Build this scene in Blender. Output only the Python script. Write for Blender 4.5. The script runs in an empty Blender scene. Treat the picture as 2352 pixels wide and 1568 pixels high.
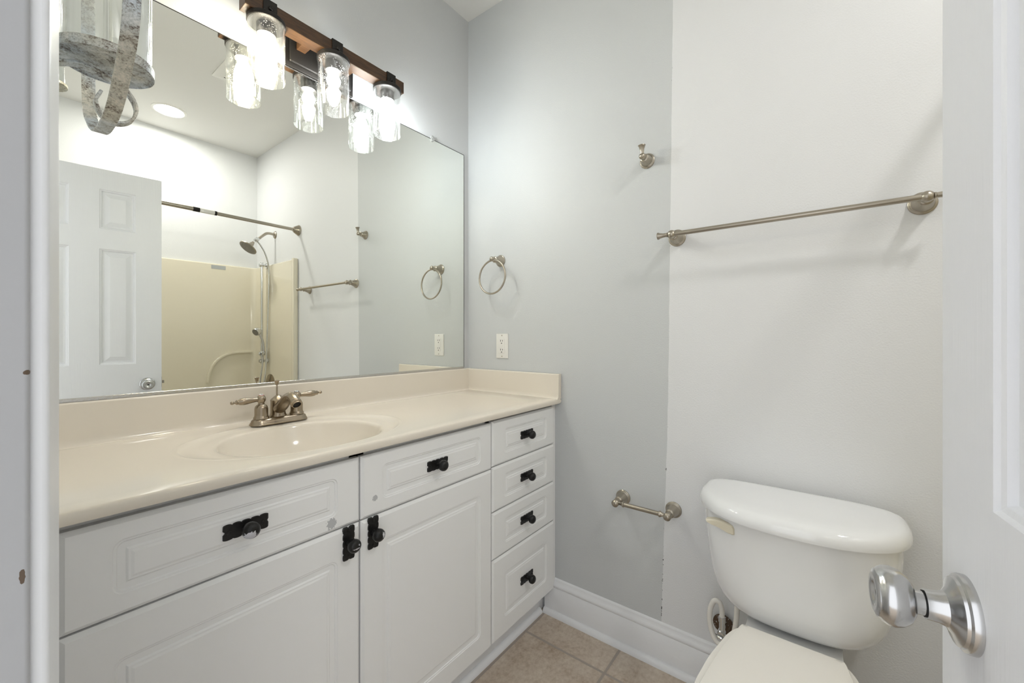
import bpy, bmesh, math, random
from mathutils import Vector, Matrix
random.seed(7)
S = bpy.context.scene
COL = S.collection
PI = math.pi

# ---------------------------------------------------------------- camera
F_PX = 941.37
cam_d = bpy.data.cameras.new('camera'); cam = bpy.data.objects.new('camera', cam_d); COL.objects.link(cam)
cam.location = (-1.489, -1.4208, 1.1704)
TH = math.radians(37.5636)
cam.rotation_euler = (PI/2, 0, TH - PI/2)
cam_d.sensor_width = 36; cam_d.lens = F_PX/2352*36
cam_d.shift_y = -11/2352
cam_d.clip_start = 0.01
S.camera = cam
# ---------------------------------------------------------------- world (even fill light added through the open doorway, no hall built)
w = bpy.data.worlds.new('world'); S.world = w; w.use_nodes = True
bg = w.node_tree.nodes['Background']; bg.inputs[0].default_value = (0.95, 0.97, 1.0, 1); bg.inputs[1].default_value = 0.74
S.view_settings.view_transform = 'Standard'; S.view_settings.look = 'None'
S.view_settings.gamma = 1; S.view_settings.use_curve_mapping = False
S.view_settings.exposure = 1.15
BULB = [((1.0, .90, .72), 62), ((.98, .97, .97), 56), ((.94, .97, 1.0), 64)]
CAN_STRENGTH = 82

# ---------------------------------------------------------------- helpers
def new_mat(name, col=(.8, .8, .8), rough=.5, metal=0.0, bump=None, coat=0, spec=None):
    m = bpy.data.materials.new(name); m.use_nodes = True
    nt = m.node_tree; b = nt.nodes['Principled BSDF']
    b.inputs['Base Color'].default_value = (*col, 1); b.inputs['Roughness'].default_value = rough
    b.inputs['Metallic'].default_value = metal
    if coat: b.inputs['Coat Weight'].default_value = coat; b.inputs['Coat Roughness'].default_value = .05
    if spec is not None: b.inputs['Specular IOR Level'].default_value = spec
    if bump:
        scale, dist = bump
        n = nt.nodes.new('ShaderNodeTexNoise'); n.inputs['Scale'].default_value = scale; n.inputs['Detail'].default_value = 4
        g = nt.nodes.new('ShaderNodeNewGeometry'); nt.links.new(g.outputs['Position'], n.inputs['Vector'])
        bp = nt.nodes.new('ShaderNodeBump'); bp.inputs['Distance'].default_value = dist; bp.inputs['Strength'].default_value = 1
        nt.links.new(n.outputs['Fac'], bp.inputs['Height']); nt.links.new(bp.outputs['Normal'], b.inputs['Normal'])
    return m
def nodes(m): return m.node_tree, m.node_tree.nodes, m.node_tree.links, m.node_tree.nodes['Principled BSDF']
def math_node(nt, op, a, b=None, clamp=False):
    n = nt.nodes.new('ShaderNodeMath'); n.operation = op; n.use_clamp = clamp
    for i, v in enumerate((a, b)):
        if v is None: continue
        if isinstance(v, (int, float)): n.inputs[i].default_value = v
        else: nt.links.new(v, n.inputs[i])
    return n.outputs[0]
def maprange(nt, v, a, b, c, d):
    n = nt.nodes.new('ShaderNodeMapRange'); nt.links.new(v, n.inputs[0])
    for i, k in enumerate((a, b, c, d)): n.inputs[i+1].default_value = k
    return n.outputs[0]
def mixcol(nt, fac, a, b):
    n = nt.nodes.new('ShaderNodeMix'); n.data_type = 'RGBA'
    if isinstance(fac, (int, float)): n.inputs[0].default_value = fac
    else: nt.links.new(fac, n.inputs[0])
    for i, v in ((6, a), (7, b)):
        if isinstance(v, tuple): n.inputs[i].default_value = (*v, 1)
        else: nt.links.new(v, n.inputs[i])
    return n.outputs[2]
def noise(nt, scale, detail=3, vec=None, rough=.5):
    n = nt.nodes.new('ShaderNodeTexNoise'); n.inputs['Scale'].default_value = scale; n.inputs['Detail'].default_value = detail
    n.inputs['Roughness'].default_value = rough
    if vec is None:
        g = nt.nodes.new('ShaderNodeNewGeometry'); vec = g.outputs['Position']
    nt.links.new(vec, n.inputs['Vector']); return n.outputs['Fac']
def add_spots(m, spots, col, nscale=180, amp=.5):
    """blotches of another paint at fixed places of the surface: (x,y,z,(rx,ry,rz))"""
    nt, N, L, b = nodes(m)
    g = N.new('ShaderNodeNewGeometry')
    base = b.inputs['Base Color'].links[0].from_socket if b.inputs['Base Color'].links else tuple(b.inputs['Base Color'].default_value)[:3]
    nz = noise(nt, nscale, 3)
    tot = None
    for (x, y, z, r) in spots:
        s = N.new('ShaderNodeVectorMath'); s.operation = 'SUBTRACT'; L.new(g.outputs['Position'], s.inputs[0]); s.inputs[1].default_value = (x, y, z)
        d = N.new('ShaderNodeVectorMath'); d.operation = 'DIVIDE'; L.new(s.outputs[0], d.inputs[0]); d.inputs[1].default_value = r
        l = N.new('ShaderNodeVectorMath'); l.operation = 'LENGTH'; L.new(d.outputs[0], l.inputs[0])
        v = math_node(nt, 'ADD', l.outputs['Value'], math_node(nt, 'MULTIPLY', math_node(nt, 'SUBTRACT', nz, .5), amp*4))
        f = math_node(nt, 'LESS_THAN', v, 1.0)
        tot = f if tot is None else math_node(nt, 'MAXIMUM', tot, f)
    L.new(mixcol(nt, tot, base, col), b.inputs['Base Color'])

def tag(o, label=None, cat=None, group=None, kind=None):
    if label: o['label'] = label
    if cat: o['category'] = cat
    if group: o['group'] = group
    if kind: o['kind'] = kind
    return o
def thing(name, label, cat, loc=(0, 0, 0), group=None, kind=None):
    o = bpy.data.objects.new(name, None); COL.objects.link(o); o.location = loc; o.empty_display_size = .05
    return tag(o, label, cat, group, kind)
def wloc(o):
    v = Vector((0, 0, 0))
    while o: v += o.location; o = o.parent
    return v
def obj(name, bm, mat, parent=None, smooth=None, loc=(0, 0, 0), label=None):
    """bm holds WORLD coordinates; smooth = auto smooth angle in degrees or None (flat)"""
    bmesh.ops.recalc_face_normals(bm, faces=bm.faces) if len(bm.faces) else None
    me = bpy.data.meshes.new(name)
    if smooth is not None:
        for f in bm.faces: f.smooth = True
        a = math.radians(smooth)
        for e in bm.edges:
            if len(e.link_faces) == 2 and e.calc_face_angle(0) > a: e.smooth = False
    bm.to_mesh(me); bm.free()
    mats = mat if isinstance(mat, (list, tuple)) else [mat]
    for m in mats: me.materials.append(m)
    o = bpy.data.objects.new(name, me); COL.objects.link(o)
    if parent:
        base = wloc(parent); me.transform(Matrix.Translation(-(base + Vector(loc)))); o.parent = parent; o.location = loc
    elif loc != (0, 0, 0):
        me.transform(Matrix.Translation(-Vector(loc))); o.location = loc
    if label: o['label'] = label
    return o
def BM(): return bmesh.new()
def box(bm, x0, x1, y0, y1, z0, z1, bev=0, seg=2, mi=0):
    r = bmesh.ops.create_cube(bm, size=1)
    vs = r['verts']
    for v in vs: v.co = Vector(((x0+x1)/2 + v.co.x*(x1-x0), (y0+y1)/2 + v.co.y*(y1-y0), (z0+z1)/2 + v.co.z*(z1-z0)))
    if bev:
        es = list({e for v in vs for e in v.link_edges})
        rr = bmesh.ops.bevel(bm, geom=es, offset=bev, segments=seg, affect='EDGES', profile=.5)
    for f in bm.faces:
        if f.material_index == 0 and mi: pass
    return bm
def frame_from(axis):
    a = Vector(axis).normalized()
    t = Vector((0, 0, 1)) if abs(a.z) < .9 else Vector((1, 0, 0))
    u = t.cross(a).normalized(); v = a.cross(u)
    return u, v, a
def lathe(bm, prof, origin, axis=(0, 0, 1), n=32, caps=True, uv=None, sx=1, sy=1):
    """prof: list of (radius, height along axis)"""
    u, v, a = frame_from(axis) if uv is None else uv
    o = Vector(origin); rings = []
    for r, h in prof:
        if r < 1e-6: rings.append([bm.verts.new(o + a*h)])
        else: rings.append([bm.verts.new(o + a*h + (u*math.cos(2*PI*i/n)*sx + v*math.sin(2*PI*i/n)*sy)*r) for i in range(n)])
    for A, B in zip(rings, rings[1:]):
        if len(A) == 1 and len(B) == 1: continue
        for i in range(n):
            j = (i+1) % n
            if len(A) == 1: bm.faces.new((A[0], B[i], B[j]))
            elif len(B) == 1: bm.faces.new((A[i], A[j], B[0]))
            else: bm.faces.new((A[i], A[j], B[j], B[i]))
    if caps:
        for R in (rings[0], rings[-1]):
            if len(R) > 1: bm.faces.new(R)
    return bm
def catmull(pts, sub=8, closed=False):
    P = [Vector(p) for p in pts]; out = []
    n = len(P); rng = range(n if closed else n-1)
    for i in rng:
        p1, p2 = P[i], P[(i+1) % n]
        p0 = P[i-1] if (i > 0 or closed) else p1*2-p2
        p3 = P[(i+2) % n] if (i+2 < n or closed) else p2*2-p1
        for k in range(sub):
            t = k/sub
            out.append(.5*((2*p1) + (-p0+p2)*t + (2*p0-5*p1+4*p2-p3)*t*t + (-p0+3*p1-3*p2+p3)*t**3))
    if not closed: out.append(P[-1])
    return out
def tube(bm, pts, rad, n=12, closed=False, caps=True, ell=None, up=None):
    """rad: number or list per point; ell=(wide, thin) gives a flat band with 'up' as the wide direction"""
    P = [Vector(p) for p in pts]; m = len(P)
    R = rad if isinstance(rad, (list, tuple)) else [rad]*m
    rings = []; u = None
    for i, p in enumerate(P):
        if closed: t = (P[(i+1) % m]-P[i-1]).normalized()
        else: t = (P[min(i+1, m-1)]-P[max(i-1, 0)]).normalized()
        if up is not None: u = Vector(up); u = (u - t*u.dot(t)).normalized()
        elif u is None: u = frame_from(t)[0]
        else: u = (u - t*u.dot(t)).normalized()
        v = t.cross(u)
        if ell:
            a, b = ell[0]/2, ell[1]/2
            c = [(a, b*.6), (a*.9, b), (-a*.9, b), (-a, b*.6), (-a, -b*.6), (-a*.9, -b), (a*.9, -b), (a, -b*.6)]
            rings.append([bm.verts.new(p + u*x + v*y) for x, y in c])
        else:
            rings.append([bm.verts.new(p + (u*math.cos(2*PI*k/n)+v*math.sin(2*PI*k/n))*R[i]) for k in range(n)])
    k = len(rings[0])
    for i in range(m if closed else m-1):
        A, B = rings[i], rings[(i+1) % m]
        for j in range(k): bm.faces.new((A[j], A[(j+1) % k], B[(j+1) % k], B[j]))
    if caps and not closed: bm.faces.new(rings[0]); bm.faces.new(rings[-1])
    return bm
def loft(bm, rings, cap0=True, cap1=True):
    V = [[bm.verts.new(p) for p in r] for r in rings]
    n = len(V[0])
    for A, B in zip(V, V[1:]):
        for i in range(n): bm.faces.new((A[i], A[(i+1) % n], B[(i+1) % n], B[i]))
    if cap0: bm.faces.new(V[0])
    if cap1: bm.faces.new(V[-1])
    return V
def extrude_poly(bm, poly, f0, f1):
    """poly: 2D points, f0/f1: functions mapping (a,b) to 3D at both ends"""
    A = [bm.verts.new(f0(*p)) for p in poly]; B = [bm.verts.new(f1(*p)) for p in poly]
    n = len(poly)
    for i in range(n): bm.faces.new((A[i], A[(i+1) % n], B[(i+1) % n], B[i]))
    bm.faces.new(A); bm.faces.new(B)
    return bm
def arc(cx, cy, r, a0, a1, n=6): return [(cx+r*math.cos(math.radians(a0+(a1-a0)*i/n)), cy+r*math.sin(math.radians(a0+(a1-a0)*i/n))) for i in range(n+1)]
def rrect(x0, x1, z0, z1, r, k=6):
    r = max(min(r, (x1-x0)/2-1e-5, (z1-z0)/2-1e-5), 1e-5); out = []
    for cx, cz, a in ((x1-r, z1-r, 0), (x0+r, z1-r, 90), (x0+r, z0+r, 180), (x1-r, z0+r, 270)):
        out += arc(cx, cz, r, a, a+90, k)
    return out

# ---------------------------------------------------------------- materials
white_wall = new_mat('white_wall_paint', (.84, .85, .85), .42, bump=(260, .0004))
ceil_mat = new_mat('ceiling_paint', (.82, .815, .79), .7, bump=(200, .0004))
grey_wall = new_mat('grey_wall_paint', (.63, .645, .65), .5, spec=.3, bump=(220, .0005))
trim_mat = new_mat('white_trim_paint', (.85, .86, .875), .32, bump=(60, .0004))
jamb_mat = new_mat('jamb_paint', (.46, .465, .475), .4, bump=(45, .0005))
door_mat = new_mat('door_paint', (.80, .81, .84), .38)
vanity_white = new_mat('vanity_white_lacquer', (.87, .875, .87), .38, bump=(30, .0003))
counter_mat = new_mat('cultured_marble', (.81, .75, .65), .11)
porcelain = new_mat('white_porcelain', (.87, .88, .885), .07, coat=.5)
seat_mat = new_mat('bone_plastic', (.83, .805, .75), .22)
lever_mat = new_mat('ivory_plastic', (.74, .69, .55), .3)
nickel = new_mat('brushed_nickel', (.43, .39, .325), .30, 1, bump=(500, .0001))
faucet_mat = new_mat('antique_nickel', (.36, .30, .225), .27, 1, bump=(400, .0001))
chrome = new_mat('chrome', (.72, .73, .73), .09, 1)
satin_knob = new_mat('satin_steel', (.58, .58, .58), .2, 1)
iron = new_mat('black_wrought_iron', (.012, .012, .012), .38, .3, bump=(150, .0012))
black_metal = new_mat('dark_bronze_metal', (.025, .023, .021), .45, .6)
fiberglass = new_mat('almond_fiberglass', (.80, .745, .60), .12, coat=.3)
plastic_white = new_mat('white_plastic', (.84, .83, .79), .3)
dark = new_mat('dark_gap', (.01, .01, .01), .8)
grey_metal = new_mat('mirror_channel_metal', (.62, .61, .58), .25, 1, bump=(120, .0008))
clear_plastic = new_mat('clear_plastic', (.45, .46, .45), .1)
nozzle = new_mat('nozzle_face', (.25, .24, .22), .4, .3)
red_mat = new_mat('red_ring', (.5, .03, .02), .3)
blue_mat = new_mat('dark_blue_ring', (.02, .03, .08), .3)
sticker = new_mat('grey_sticker', (.5, .53, .53), .5)

# mirror glass
mirror_mat = new_mat('mirror_silver', (.915, .93, .885), .0, 1)
# thin seeded glass: reflection by fresnel, otherwise clear, with tiny seeds
def glass_mat(name, seeds=True, tint=(.97, .98, .975)):
    m = bpy.data.materials.new(name); m.use_nodes = True; nt = m.node_tree; N = nt.nodes; L = nt.links
    for n in list(N): N.remove(n)
    out = N.new('ShaderNodeOutputMaterial'); tr = N.new('ShaderNodeBsdfTransparent'); tr.inputs[0].default_value = (*tint, 1)
    gl = N.new('ShaderNodeBsdfGlossy'); gl.inputs['Roughness'].default_value = .04; gl.inputs[0].default_value = (1, 1, 1, 1)
    lw = N.new('ShaderNodeLayerWeight'); lw.inputs[0].default_value = .38
    mx = N.new('ShaderNodeMixShader'); fac = math_node(nt, 'MULTIPLY', lw.outputs['Facing'], .55)
    fac = math_node(nt, 'ADD', fac, .03)
    L.new(fac, mx.inputs[0]); L.new(tr.outputs[0], mx.inputs[1]); L.new(gl.outputs[0], mx.inputs[2])
    last = mx.outputs[0]
    if seeds:
        g = N.new('ShaderNodeNewGeometry')
        vo = N.new('ShaderNodeTexVoronoi'); vo.inputs['Scale'].default_value = 190; L.new(g.outputs['Position'], vo.inputs['Vector'])
        nz = noise(nt, 25, 2)
        thr = maprange(nt, nz, .35, .7, .02, .26)
        f = math_node(nt, 'MULTIPLY', math_node(nt, 'LESS_THAN', vo.outputs['Distance'], thr), .30)
        haze = maprange(nt, noise(nt, 70, 4), .45, .75, .0, .012)
        f = math_node(nt, 'MAXIMUM', f, haze)
        tl = N.new('ShaderNodeBsdfTranslucent'); tl.inputs[0].default_value = (.95, .95, .93, 1)
        df = N.new('ShaderNodeBsdfDiffuse'); df.inputs[0].default_value = (.95, .95, .93, 1)
        ad = N.new('ShaderNodeMixShader'); ad.inputs[0].default_value = .5; L.new(tl.outputs[0], ad.inputs[1]); L.new(df.outputs[0], ad.inputs[2])
        m2 = N.new('ShaderNodeMixShader'); L.new(f, m2.inputs[0]); L.new(last, m2.inputs[1]); L.new(ad.outputs[0], m2.inputs[2]); last = m2.outputs[0]
    L.new(last, out.inputs[0]); return m
seeded = glass_mat('seeded_glass'); clear_glass = glass_mat('clear_glass', False)
def emit_mat(name, col, s):
    m = bpy.data.materials.new(name); m.use_nodes = True; nt = m.node_tree
    for n in list(nt.nodes): nt.nodes.remove(n)
    o = nt.nodes.new('ShaderNodeOutputMaterial'); e = nt.nodes.new('ShaderNodeEmission')
    e.inputs[0].default_value = (*col, 1); e.inputs[1].default_value = s; nt.links.new(e.outputs[0], o.inputs[0]); return m

# wood of the light bar
wood = new_mat('brown_stained_wood', (.16, .08, .04), .42)
nt, N, L, b = nodes(wood)
g = N.new('ShaderNodeNewGeometry'); mp = N.new('ShaderNodeMapping'); mp.inputs['Scale'].default_value = (6, 60, 60)
L.new(g.outputs['Position'], mp.inputs[0]); nz = noise(nt, 4, 6, mp.outputs[0], .65)
cr = N.new('ShaderNodeValToRGB'); L.new(nz, cr.inputs[0])
cr.color_ramp.elements[0].position = .3; cr.color_ramp.elements[0].color = (.035, .016, .007, 1)
cr.color_ramp.elements[1].position = .72; cr.color_ramp.elements[1].color = (.105, .050, .018, 1)
L.new(cr.outputs[0], b.inputs['Base Color'])

# weathered galvanised metal
galv = new_mat('weathered_galvanised_metal', (.4, .4, .4), .5, .35)
nt, N, L, b = nodes(galv)
g = N.new('ShaderNodeNewGeometry'); mp = N.new('ShaderNodeMapping'); mp.inputs['Scale'].default_value = (1, 1, 1.25); mp.inputs['Rotation'].default_value = (.4, .5, .2)
L.new(g.outputs['Position'], mp.inputs[0])
f1 = noise(nt, 60, 8, mp.outputs[0], .75); f2 = noise(nt, 420, 5, mp.outputs[0], .7)
fm = math_node(nt, 'ADD', math_node(nt, 'MULTIPLY', f1, .6), math_node(nt, 'MULTIPLY', f2, .4))
cr = N.new('ShaderNodeValToRGB'); L.new(fm, cr.inputs[0]); e = cr.color_ramp.elements
e[0].position = .39; e[0].color = (.08, .07, .06, 1); e[1].position = .60; e[1].color = (.78, .78, .76, 1)
k = e.new(.44); k.color = (.33, .30, .27, 1); k = e.new(.50); k.color = (.56, .59, .57, 1)
tone = mixcol(nt, maprange(nt, noise(nt, 11, 3), .42, .58, 0, 1), (.86, .91, 1.0), (1.0, .94, .84))
mm = N.new('ShaderNodeMix'); mm.data_type = 'RGBA'; mm.blend_type = 'MULTIPLY'; mm.inputs[0].default_value = 1; L.new(cr.outputs[0], mm.inputs[6]); L.new(tone, mm.inputs[7])
L.new(mm.outputs[2], b.inputs['Base Color'])
bp = N.new('ShaderNodeBump'); bp.inputs['Distance'].default_value = .0008; L.new(fm, bp.inputs['Height']); L.new(bp.outputs[0], b.inputs['Normal'])

# wall with two paints (grey toward the vanity, white behind the toilet)
two_tone = new_mat('two_tone_wall_paint', (.8, .8, .8), .5, spec=.3, bump=(220, .0005))
nt, N, L, b = nodes(two_tone)
g = N.new('ShaderNodeNewGeometry'); sp = N.new('ShaderNodeSeparateXYZ'); L.new(g.outputs['Position'], sp.inputs[0])
y0 = math_node(nt, 'ADD', maprange(nt, sp.outputs[2], .1, .9, -.948, -.973), maprange(nt, sp.outputs[2], .9, 2.4, 0, -.018))
wob = math_node(nt, 'MULTIPLY', math_node(nt, 'SUBTRACT', noise(nt, 14, 5), .5), .005)
dy = math_node(nt, 'SUBTRACT', math_node(nt, 'ADD', sp.outputs[1], wob), y0)
isgrey = math_node(nt, 'GREATER_THAN', dy, 0)
c = mixcol(nt, isgrey, (.79, .80, .81), (.62, .64, .645))
edge = math_node(nt, 'LESS_THAN', math_node(nt, 'ABSOLUTE', dy), .0016)
crk = math_node(nt, 'GREATER_THAN', noise(nt, 38, 6, None, .8), .53)
lowz = maprange(nt, sp.outputs[2], .9, .25, 0, 1)
crk2 = math_node(nt, 'GREATER_THAN', math_node(nt, 'ADD', noise(nt, 22, 6, None, .8), math_node(nt, 'MULTIPLY', lowz, .085)), .625)
c = mixcol(nt, math_node(nt, 'MULTIPLY', edge, crk2), c, (.02, .02, .02))
L.new(c, b.inputs['Base Color'])

# floor tiles
tile = new_mat('beige_ceramic_tile', (.5, .42, .33), .35)
nt, N, L, b = nodes(tile)
g = N.new('ShaderNodeNewGeometry'); mp = N.new('ShaderNodeMapping'); mp.inputs['Location'].default_value = (.163, .806, 0)
L.new(g.outputs['Position'], mp.inputs[0]); sp = N.new('ShaderNodeSeparateXYZ'); L.new(mp.outputs[0], sp.inputs[0])
T = .336
def grout_d(s):
    q = math_node(nt, 'DIVIDE', s, T); fr = math_node(nt, 'FRACT', math_node(nt, 'ADD', q, .5)); return math_node(nt, 'MULTIPLY', math_node(nt, 'ABSOLUTE', math_node(nt, 'SUBTRACT', fr, .5)), T)
gd = math_node(nt, 'MINIMUM', grout_d(sp.outputs[0]), grout_d(sp.outputs[1]))
gr = math_node(nt, 'LESS_THAN', math_node(nt, 'ADD', gd, math_node(nt, 'MULTIPLY', math_node(nt, 'SUBTRACT', noise(nt, 90, 3), .5), .0015)), .0046)
fa = noise(nt, 7, 6, None, .65); fb = noise(nt, 60, 6, None, .7)
fm = math_node(nt, 'ADD', math_node(nt, 'MULTIPLY', fa, .5), math_node(nt, 'MULTIPLY', fb, .5))
cr = N.new('ShaderNodeValToRGB'); L.new(fm, cr.inputs[0]); e = cr.color_ramp.elements
e[0].position = .36; e[0].color = (.38, .285, .20, 1); e[1].position = .64; e[1].color = (.68, .60, .50, 1)
k = e.new(.5); k.color = (.56, .47, .375, 1)
L.new(mixcol(nt, gr, cr.outputs[0], (.40, .345, .295)), b.inputs['Base Color'])
bp = N.new('ShaderNodeBump'); bp.inputs['Distance'].default_value = .0012
L.new(math_node(nt, 'ADD', maprange(nt, gd, .002, .006, 0, 1), math_node(nt, 'MULTIPLY', fb, .25)), bp.inputs['Height']); L.new(bp.outputs[0], b.inputs['Normal'])

rust = new_mat('rusty_chrome', (.2, .15, .1), .5, .5)
nt, N, L, b = nodes(rust)
f1 = noise(nt, 120, 6, None, .75)
L.new(mixcol(nt, maprange(nt, f1, .58, .64, 0, 1), (.11, .07, .045), (.7, .7, .7)), b.inputs['Base Color'])
# door wood grain emboss
nt, N, L, b = nodes(door_mat)
g = N.new('ShaderNodeNewGeometry'); mp = N.new('ShaderNodeMapping'); mp.inputs['Scale'].default_value = (160, 160, 7)
L.new(g.outputs['Position'], mp.inputs[0]); nz = noise(nt, 1, 5, mp.outputs[0], .6)
bp = N.new('ShaderNodeBump'); bp.inputs['Distance'].default_value = .0005; L.new(nz, bp.inputs['Height']); L.new(bp.outputs[0], b.inputs['Normal'])

# paint blotches and chips
add_spots(vanity_white, [(-.996, -.52, .742, (.011, .02, .012)), (-.882, -.52, .765, (.007, .02, .007))], (.50, .51, .52), 260, .45)
add_spots(jamb_mat, [(-1.4705, -1.018, 1.148, (.0018, .01, .0016)), (-1.4725, -1.018, 1.02, (.0013, .01, .005)), (-1.4725, -1.018, .905, (.0015, .01, .004)), (-1.4735, -1.018, .81, (.0015, .01, .005)), (-1.470, -1.018, .86, (.0010, .01, .003))], (.13, .09, .06), 300, .3)

# ================================================================ ROOM SHELL
XW, YB, ZC = -1.47, -2.56, 2.74      # left wall, tub wall, ceiling
DY0, DY1, DZ = -1.635, -1.02, 2.045   # doorway
WT = .115
def struct(name, bm, m, smooth=None):
    o = obj(name, bm, m, None, smooth); o['kind'] = 'structure'; return o
b_ = BM(); box(b_, -3.2, WT, YB-WT, WT, -.08, 0); struct('floor', b_, tile)
b_ = BM(); box(b_, XW-WT, WT, YB-WT, WT, ZC, ZC+.08); struct('ceiling', b_, ceil_mat)
b_ = BM(); box(b_, XW-WT, WT, 0, WT, 0, ZC); struct('wall_back', b_, grey_wall)
b_ = BM(); box(b_, 0, WT, YB, 0, 0, ZC); struct('wall_right', b_, two_tone)
b_ = BM(); box(b_, XW-WT, WT, YB-WT, YB, 0, ZC); struct('wall_front', b_, white_wall)
b_ = BM(); box(b_, XW-WT, XW, DY1+.02, 0, 0, ZC); box(b_, XW-WT, XW, YB, DY0-.02, 0, ZC); box(b_, XW-WT, XW, DY0-.02, DY1+.02, DZ+.02, ZC)
struct('wall_left', b_, white_wall)
# door lining: left jamb, right jamb, head, with stop
def rounded_prof(x0, x1, y0, y1, r): return rrect(x0, x1, y0, y1, r, 4)
b_ = BM(); extrude_poly(b_, rounded_prof(XW-WT-.002, XW+.001, DY1, DY1+.02, .003), lambda a, b: (a, b, 0), lambda a, b: (a, b, DZ+.02))
extrude_poly(b_, rounded_prof(XW-.08, XW-.04, DY1-.011, DY1+.004, .003), lambda a, b: (a, b, 0), lambda a, b: (a, b, DZ))
struct('trim_1', b_, jamb_mat, 40)
b_ = BM(); extrude_poly(b_, rounded_prof(XW-WT-.002, XW+.001, DY0-.02, DY0, .003), lambda a, b: (a, b, 0), lambda a, b: (a, b, DZ+.02))
extrude_poly(b_, rounded_prof(XW-.08, XW-.04, DY0-.004, DY0+.011, .003), lambda a, b: (a, b, 0), lambda a, b: (a, b, DZ))
struct('trim_2', b_, jamb_mat, 40)
b_ = BM(); extrude_poly(b_, rounded_prof(XW-WT-.002, XW+.001, DZ, DZ+.02, .003), lambda a, b: (a, DY0, b), lambda a, b: (a, DY1, b)); struct('trim_3', b_, jamb_mat, 40)
# casing profile: (distance from opening, thickness)
cas = [(0, 0)] + [(0, .006)] + arc(.004, .006, .004, 180, 90, 4) + [(.012, .0105), (.014, .0085), (.017, .0085), (.021, .011), (.030, .0125), (.043, .0165), (.050, .0175)] + arc(.053, .0135, .004, 90, 0, 4) + [(.057, 0)]
for nm, y, s, z1 in (('trim_4', DY1+.005, 1, DZ+.062), ('trim_5', DY0-.005, -1, DZ+.062)):
    b_ = BM(); extrude_poly(b_, cas, lambda a, t: (XW+t, y+s*a, 0), lambda a, t: (XW+t, y+s*a, z1)); struct(nm, b_, trim_mat, 50)
b_ = BM(); extrude_poly(b_, cas, lambda a, t: (XW+t, DY0-.004, DZ+.005+a), lambda a, t: (XW+t, DY1+.004, DZ+.005+a)); struct('trim_6', b_, trim_mat, 50)
# baseboards with ogee top and shoe
bbp = [(0, 0), (.026, 0)] + arc(.012, .002, .014, 0, 80, 5) + [(.012, .02), (.012, .112), (.0105, .115), (.0125, .119), (.0125, .125), (.010, .131), (.006, .138), (.0055, .143), (.004, .1485), (0, .151)]
bbp = [(0, 0), (.030, 0)] + [(.030-.016*(1-math.cos(math.radians(t))), .020*math.sin(math.radians(t))) for t in range(15, 91, 15)] + [(.014, .112), (.0115, .1145), (.0145, .118), (.0145, .126), (.011, .132), (.0065, .1385), (.006, .1435), (.004, .149), (0, .151)]
b_ = BM(); extrude_poly(b_, bbp, lambda d, z: (-d, -.462, z), lambda d, z: (-d, -1.175, z))
extrude_poly(b_, bbp, lambda d, z: (-d*1.03, -1.176, z*1.004), lambda d, z: (-d*1.03, -1.80, z*1.004)); struct('baseboard_right', b_, trim_mat, 50)
b_ = BM(); extrude_poly(b_, bbp, lambda d, z: (XW+d, -.56, z), lambda d, z: (XW+d, DY1+.063, z)); struct('baseboard_left', b_, trim_mat, 50)

# ================================================================ DOOR (open, hinged on the right jamb)
door = thing('door_1', None, None, (-.8717, -1.5169, 0)); door['kind'] = 'structure'
DW, DT = .610, .035
dd = Vector((-.992, -.124, 0)).normalized(); dn = Vector((-dd.y, dd.x, 0))   # dn: normal of the face toward the camera
if dn.y < 0: dn = -dn
D0 = Vector((-.8717, -1.5169, 0))
def dpt(w, z, o=0): return D0 + dd*w + dn*o + Vector((0, 0, z))
colsx = [(.105, .244), (.350, .489)]
rows = [(.235, .845), (1.025, 1.623), (1.726, 1.929)]
Z0, Z1 = .012, 2.033
dprof = [(0, 0), (.003, -.0035), (.008, -.005), (.011, -.0105), (.019, -.0105), (.038, -.004), (.040, -.0035)]
b_ = BM()
for side in (0, 1):
    off = 0 if side == 0 else -DT; sg = 1 if side == 0 else -1
    xs = [0, colsx[0][0], colsx[0][1], colsx[1][0], colsx[1][1], DW]; zs = [Z0] + [v for r in rows for v in r] + [Z1]
    for i in range(5):
        for j in range(7):
            x0, x1, z0, z1 = xs[i], xs[i+1], zs[j], zs[j+1]
            if i in (1, 3) and j in (1, 3, 5):
                rings = [[dpt(a, c, off+sg*h) for a, c in ((x0+t, z0+t), (x1-t, z0+t), (x1-t, z1-t), (x0+t, z1-t))] for t, h in dprof]
                loft(b_, rings, cap0=False)
            else: b_.faces.new([b_.verts.new(dpt(a, c, off)) for a, c in ((x0, z0), (x1, z0), (x1, z1), (x0, z1))])
for (a0, c0), (a1, c1) in (((0, Z0), (DW, Z0)), ((DW, Z0), (DW, Z1)), ((DW, Z1), (0, Z1)), ((0, Z1), (0, Z0))):
    b_.faces.new([b_.verts.new(p) for p in (dpt(a0, c0), dpt(a1, c1), dpt(a1, c1, -DT), dpt(a0, c0, -DT))])
bmesh.ops.remove_doubles(b_, verts=b_.verts, dist=1e-5)
obj('door_slab', b_, door_mat, door)
kprof_rose = [(.0335, 0), (.0335, .004), (.0325, .0062), (.030, .0075), (.0292, .0098), (.026, .0112), (.020, .0130), (.0155, .016), (.0137, .021), (.0132, .0300)]
kprof_neck = [(.0108, .0295), (.0105, .038), (.0118, .041)]
kprof_knob = [(.010, .0375), (.0160, .0385), (.0215, .042), (.0255, .0475), (.0272, .0535), (.0265, .0590), (.0242, .0630), (.0225, .0642), (.0218, .0658), (.018, .0676), (.0125, .0676), (.0105, .0663), (.008, .0648), (.0045, .0642), (0, .0640)]
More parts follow.
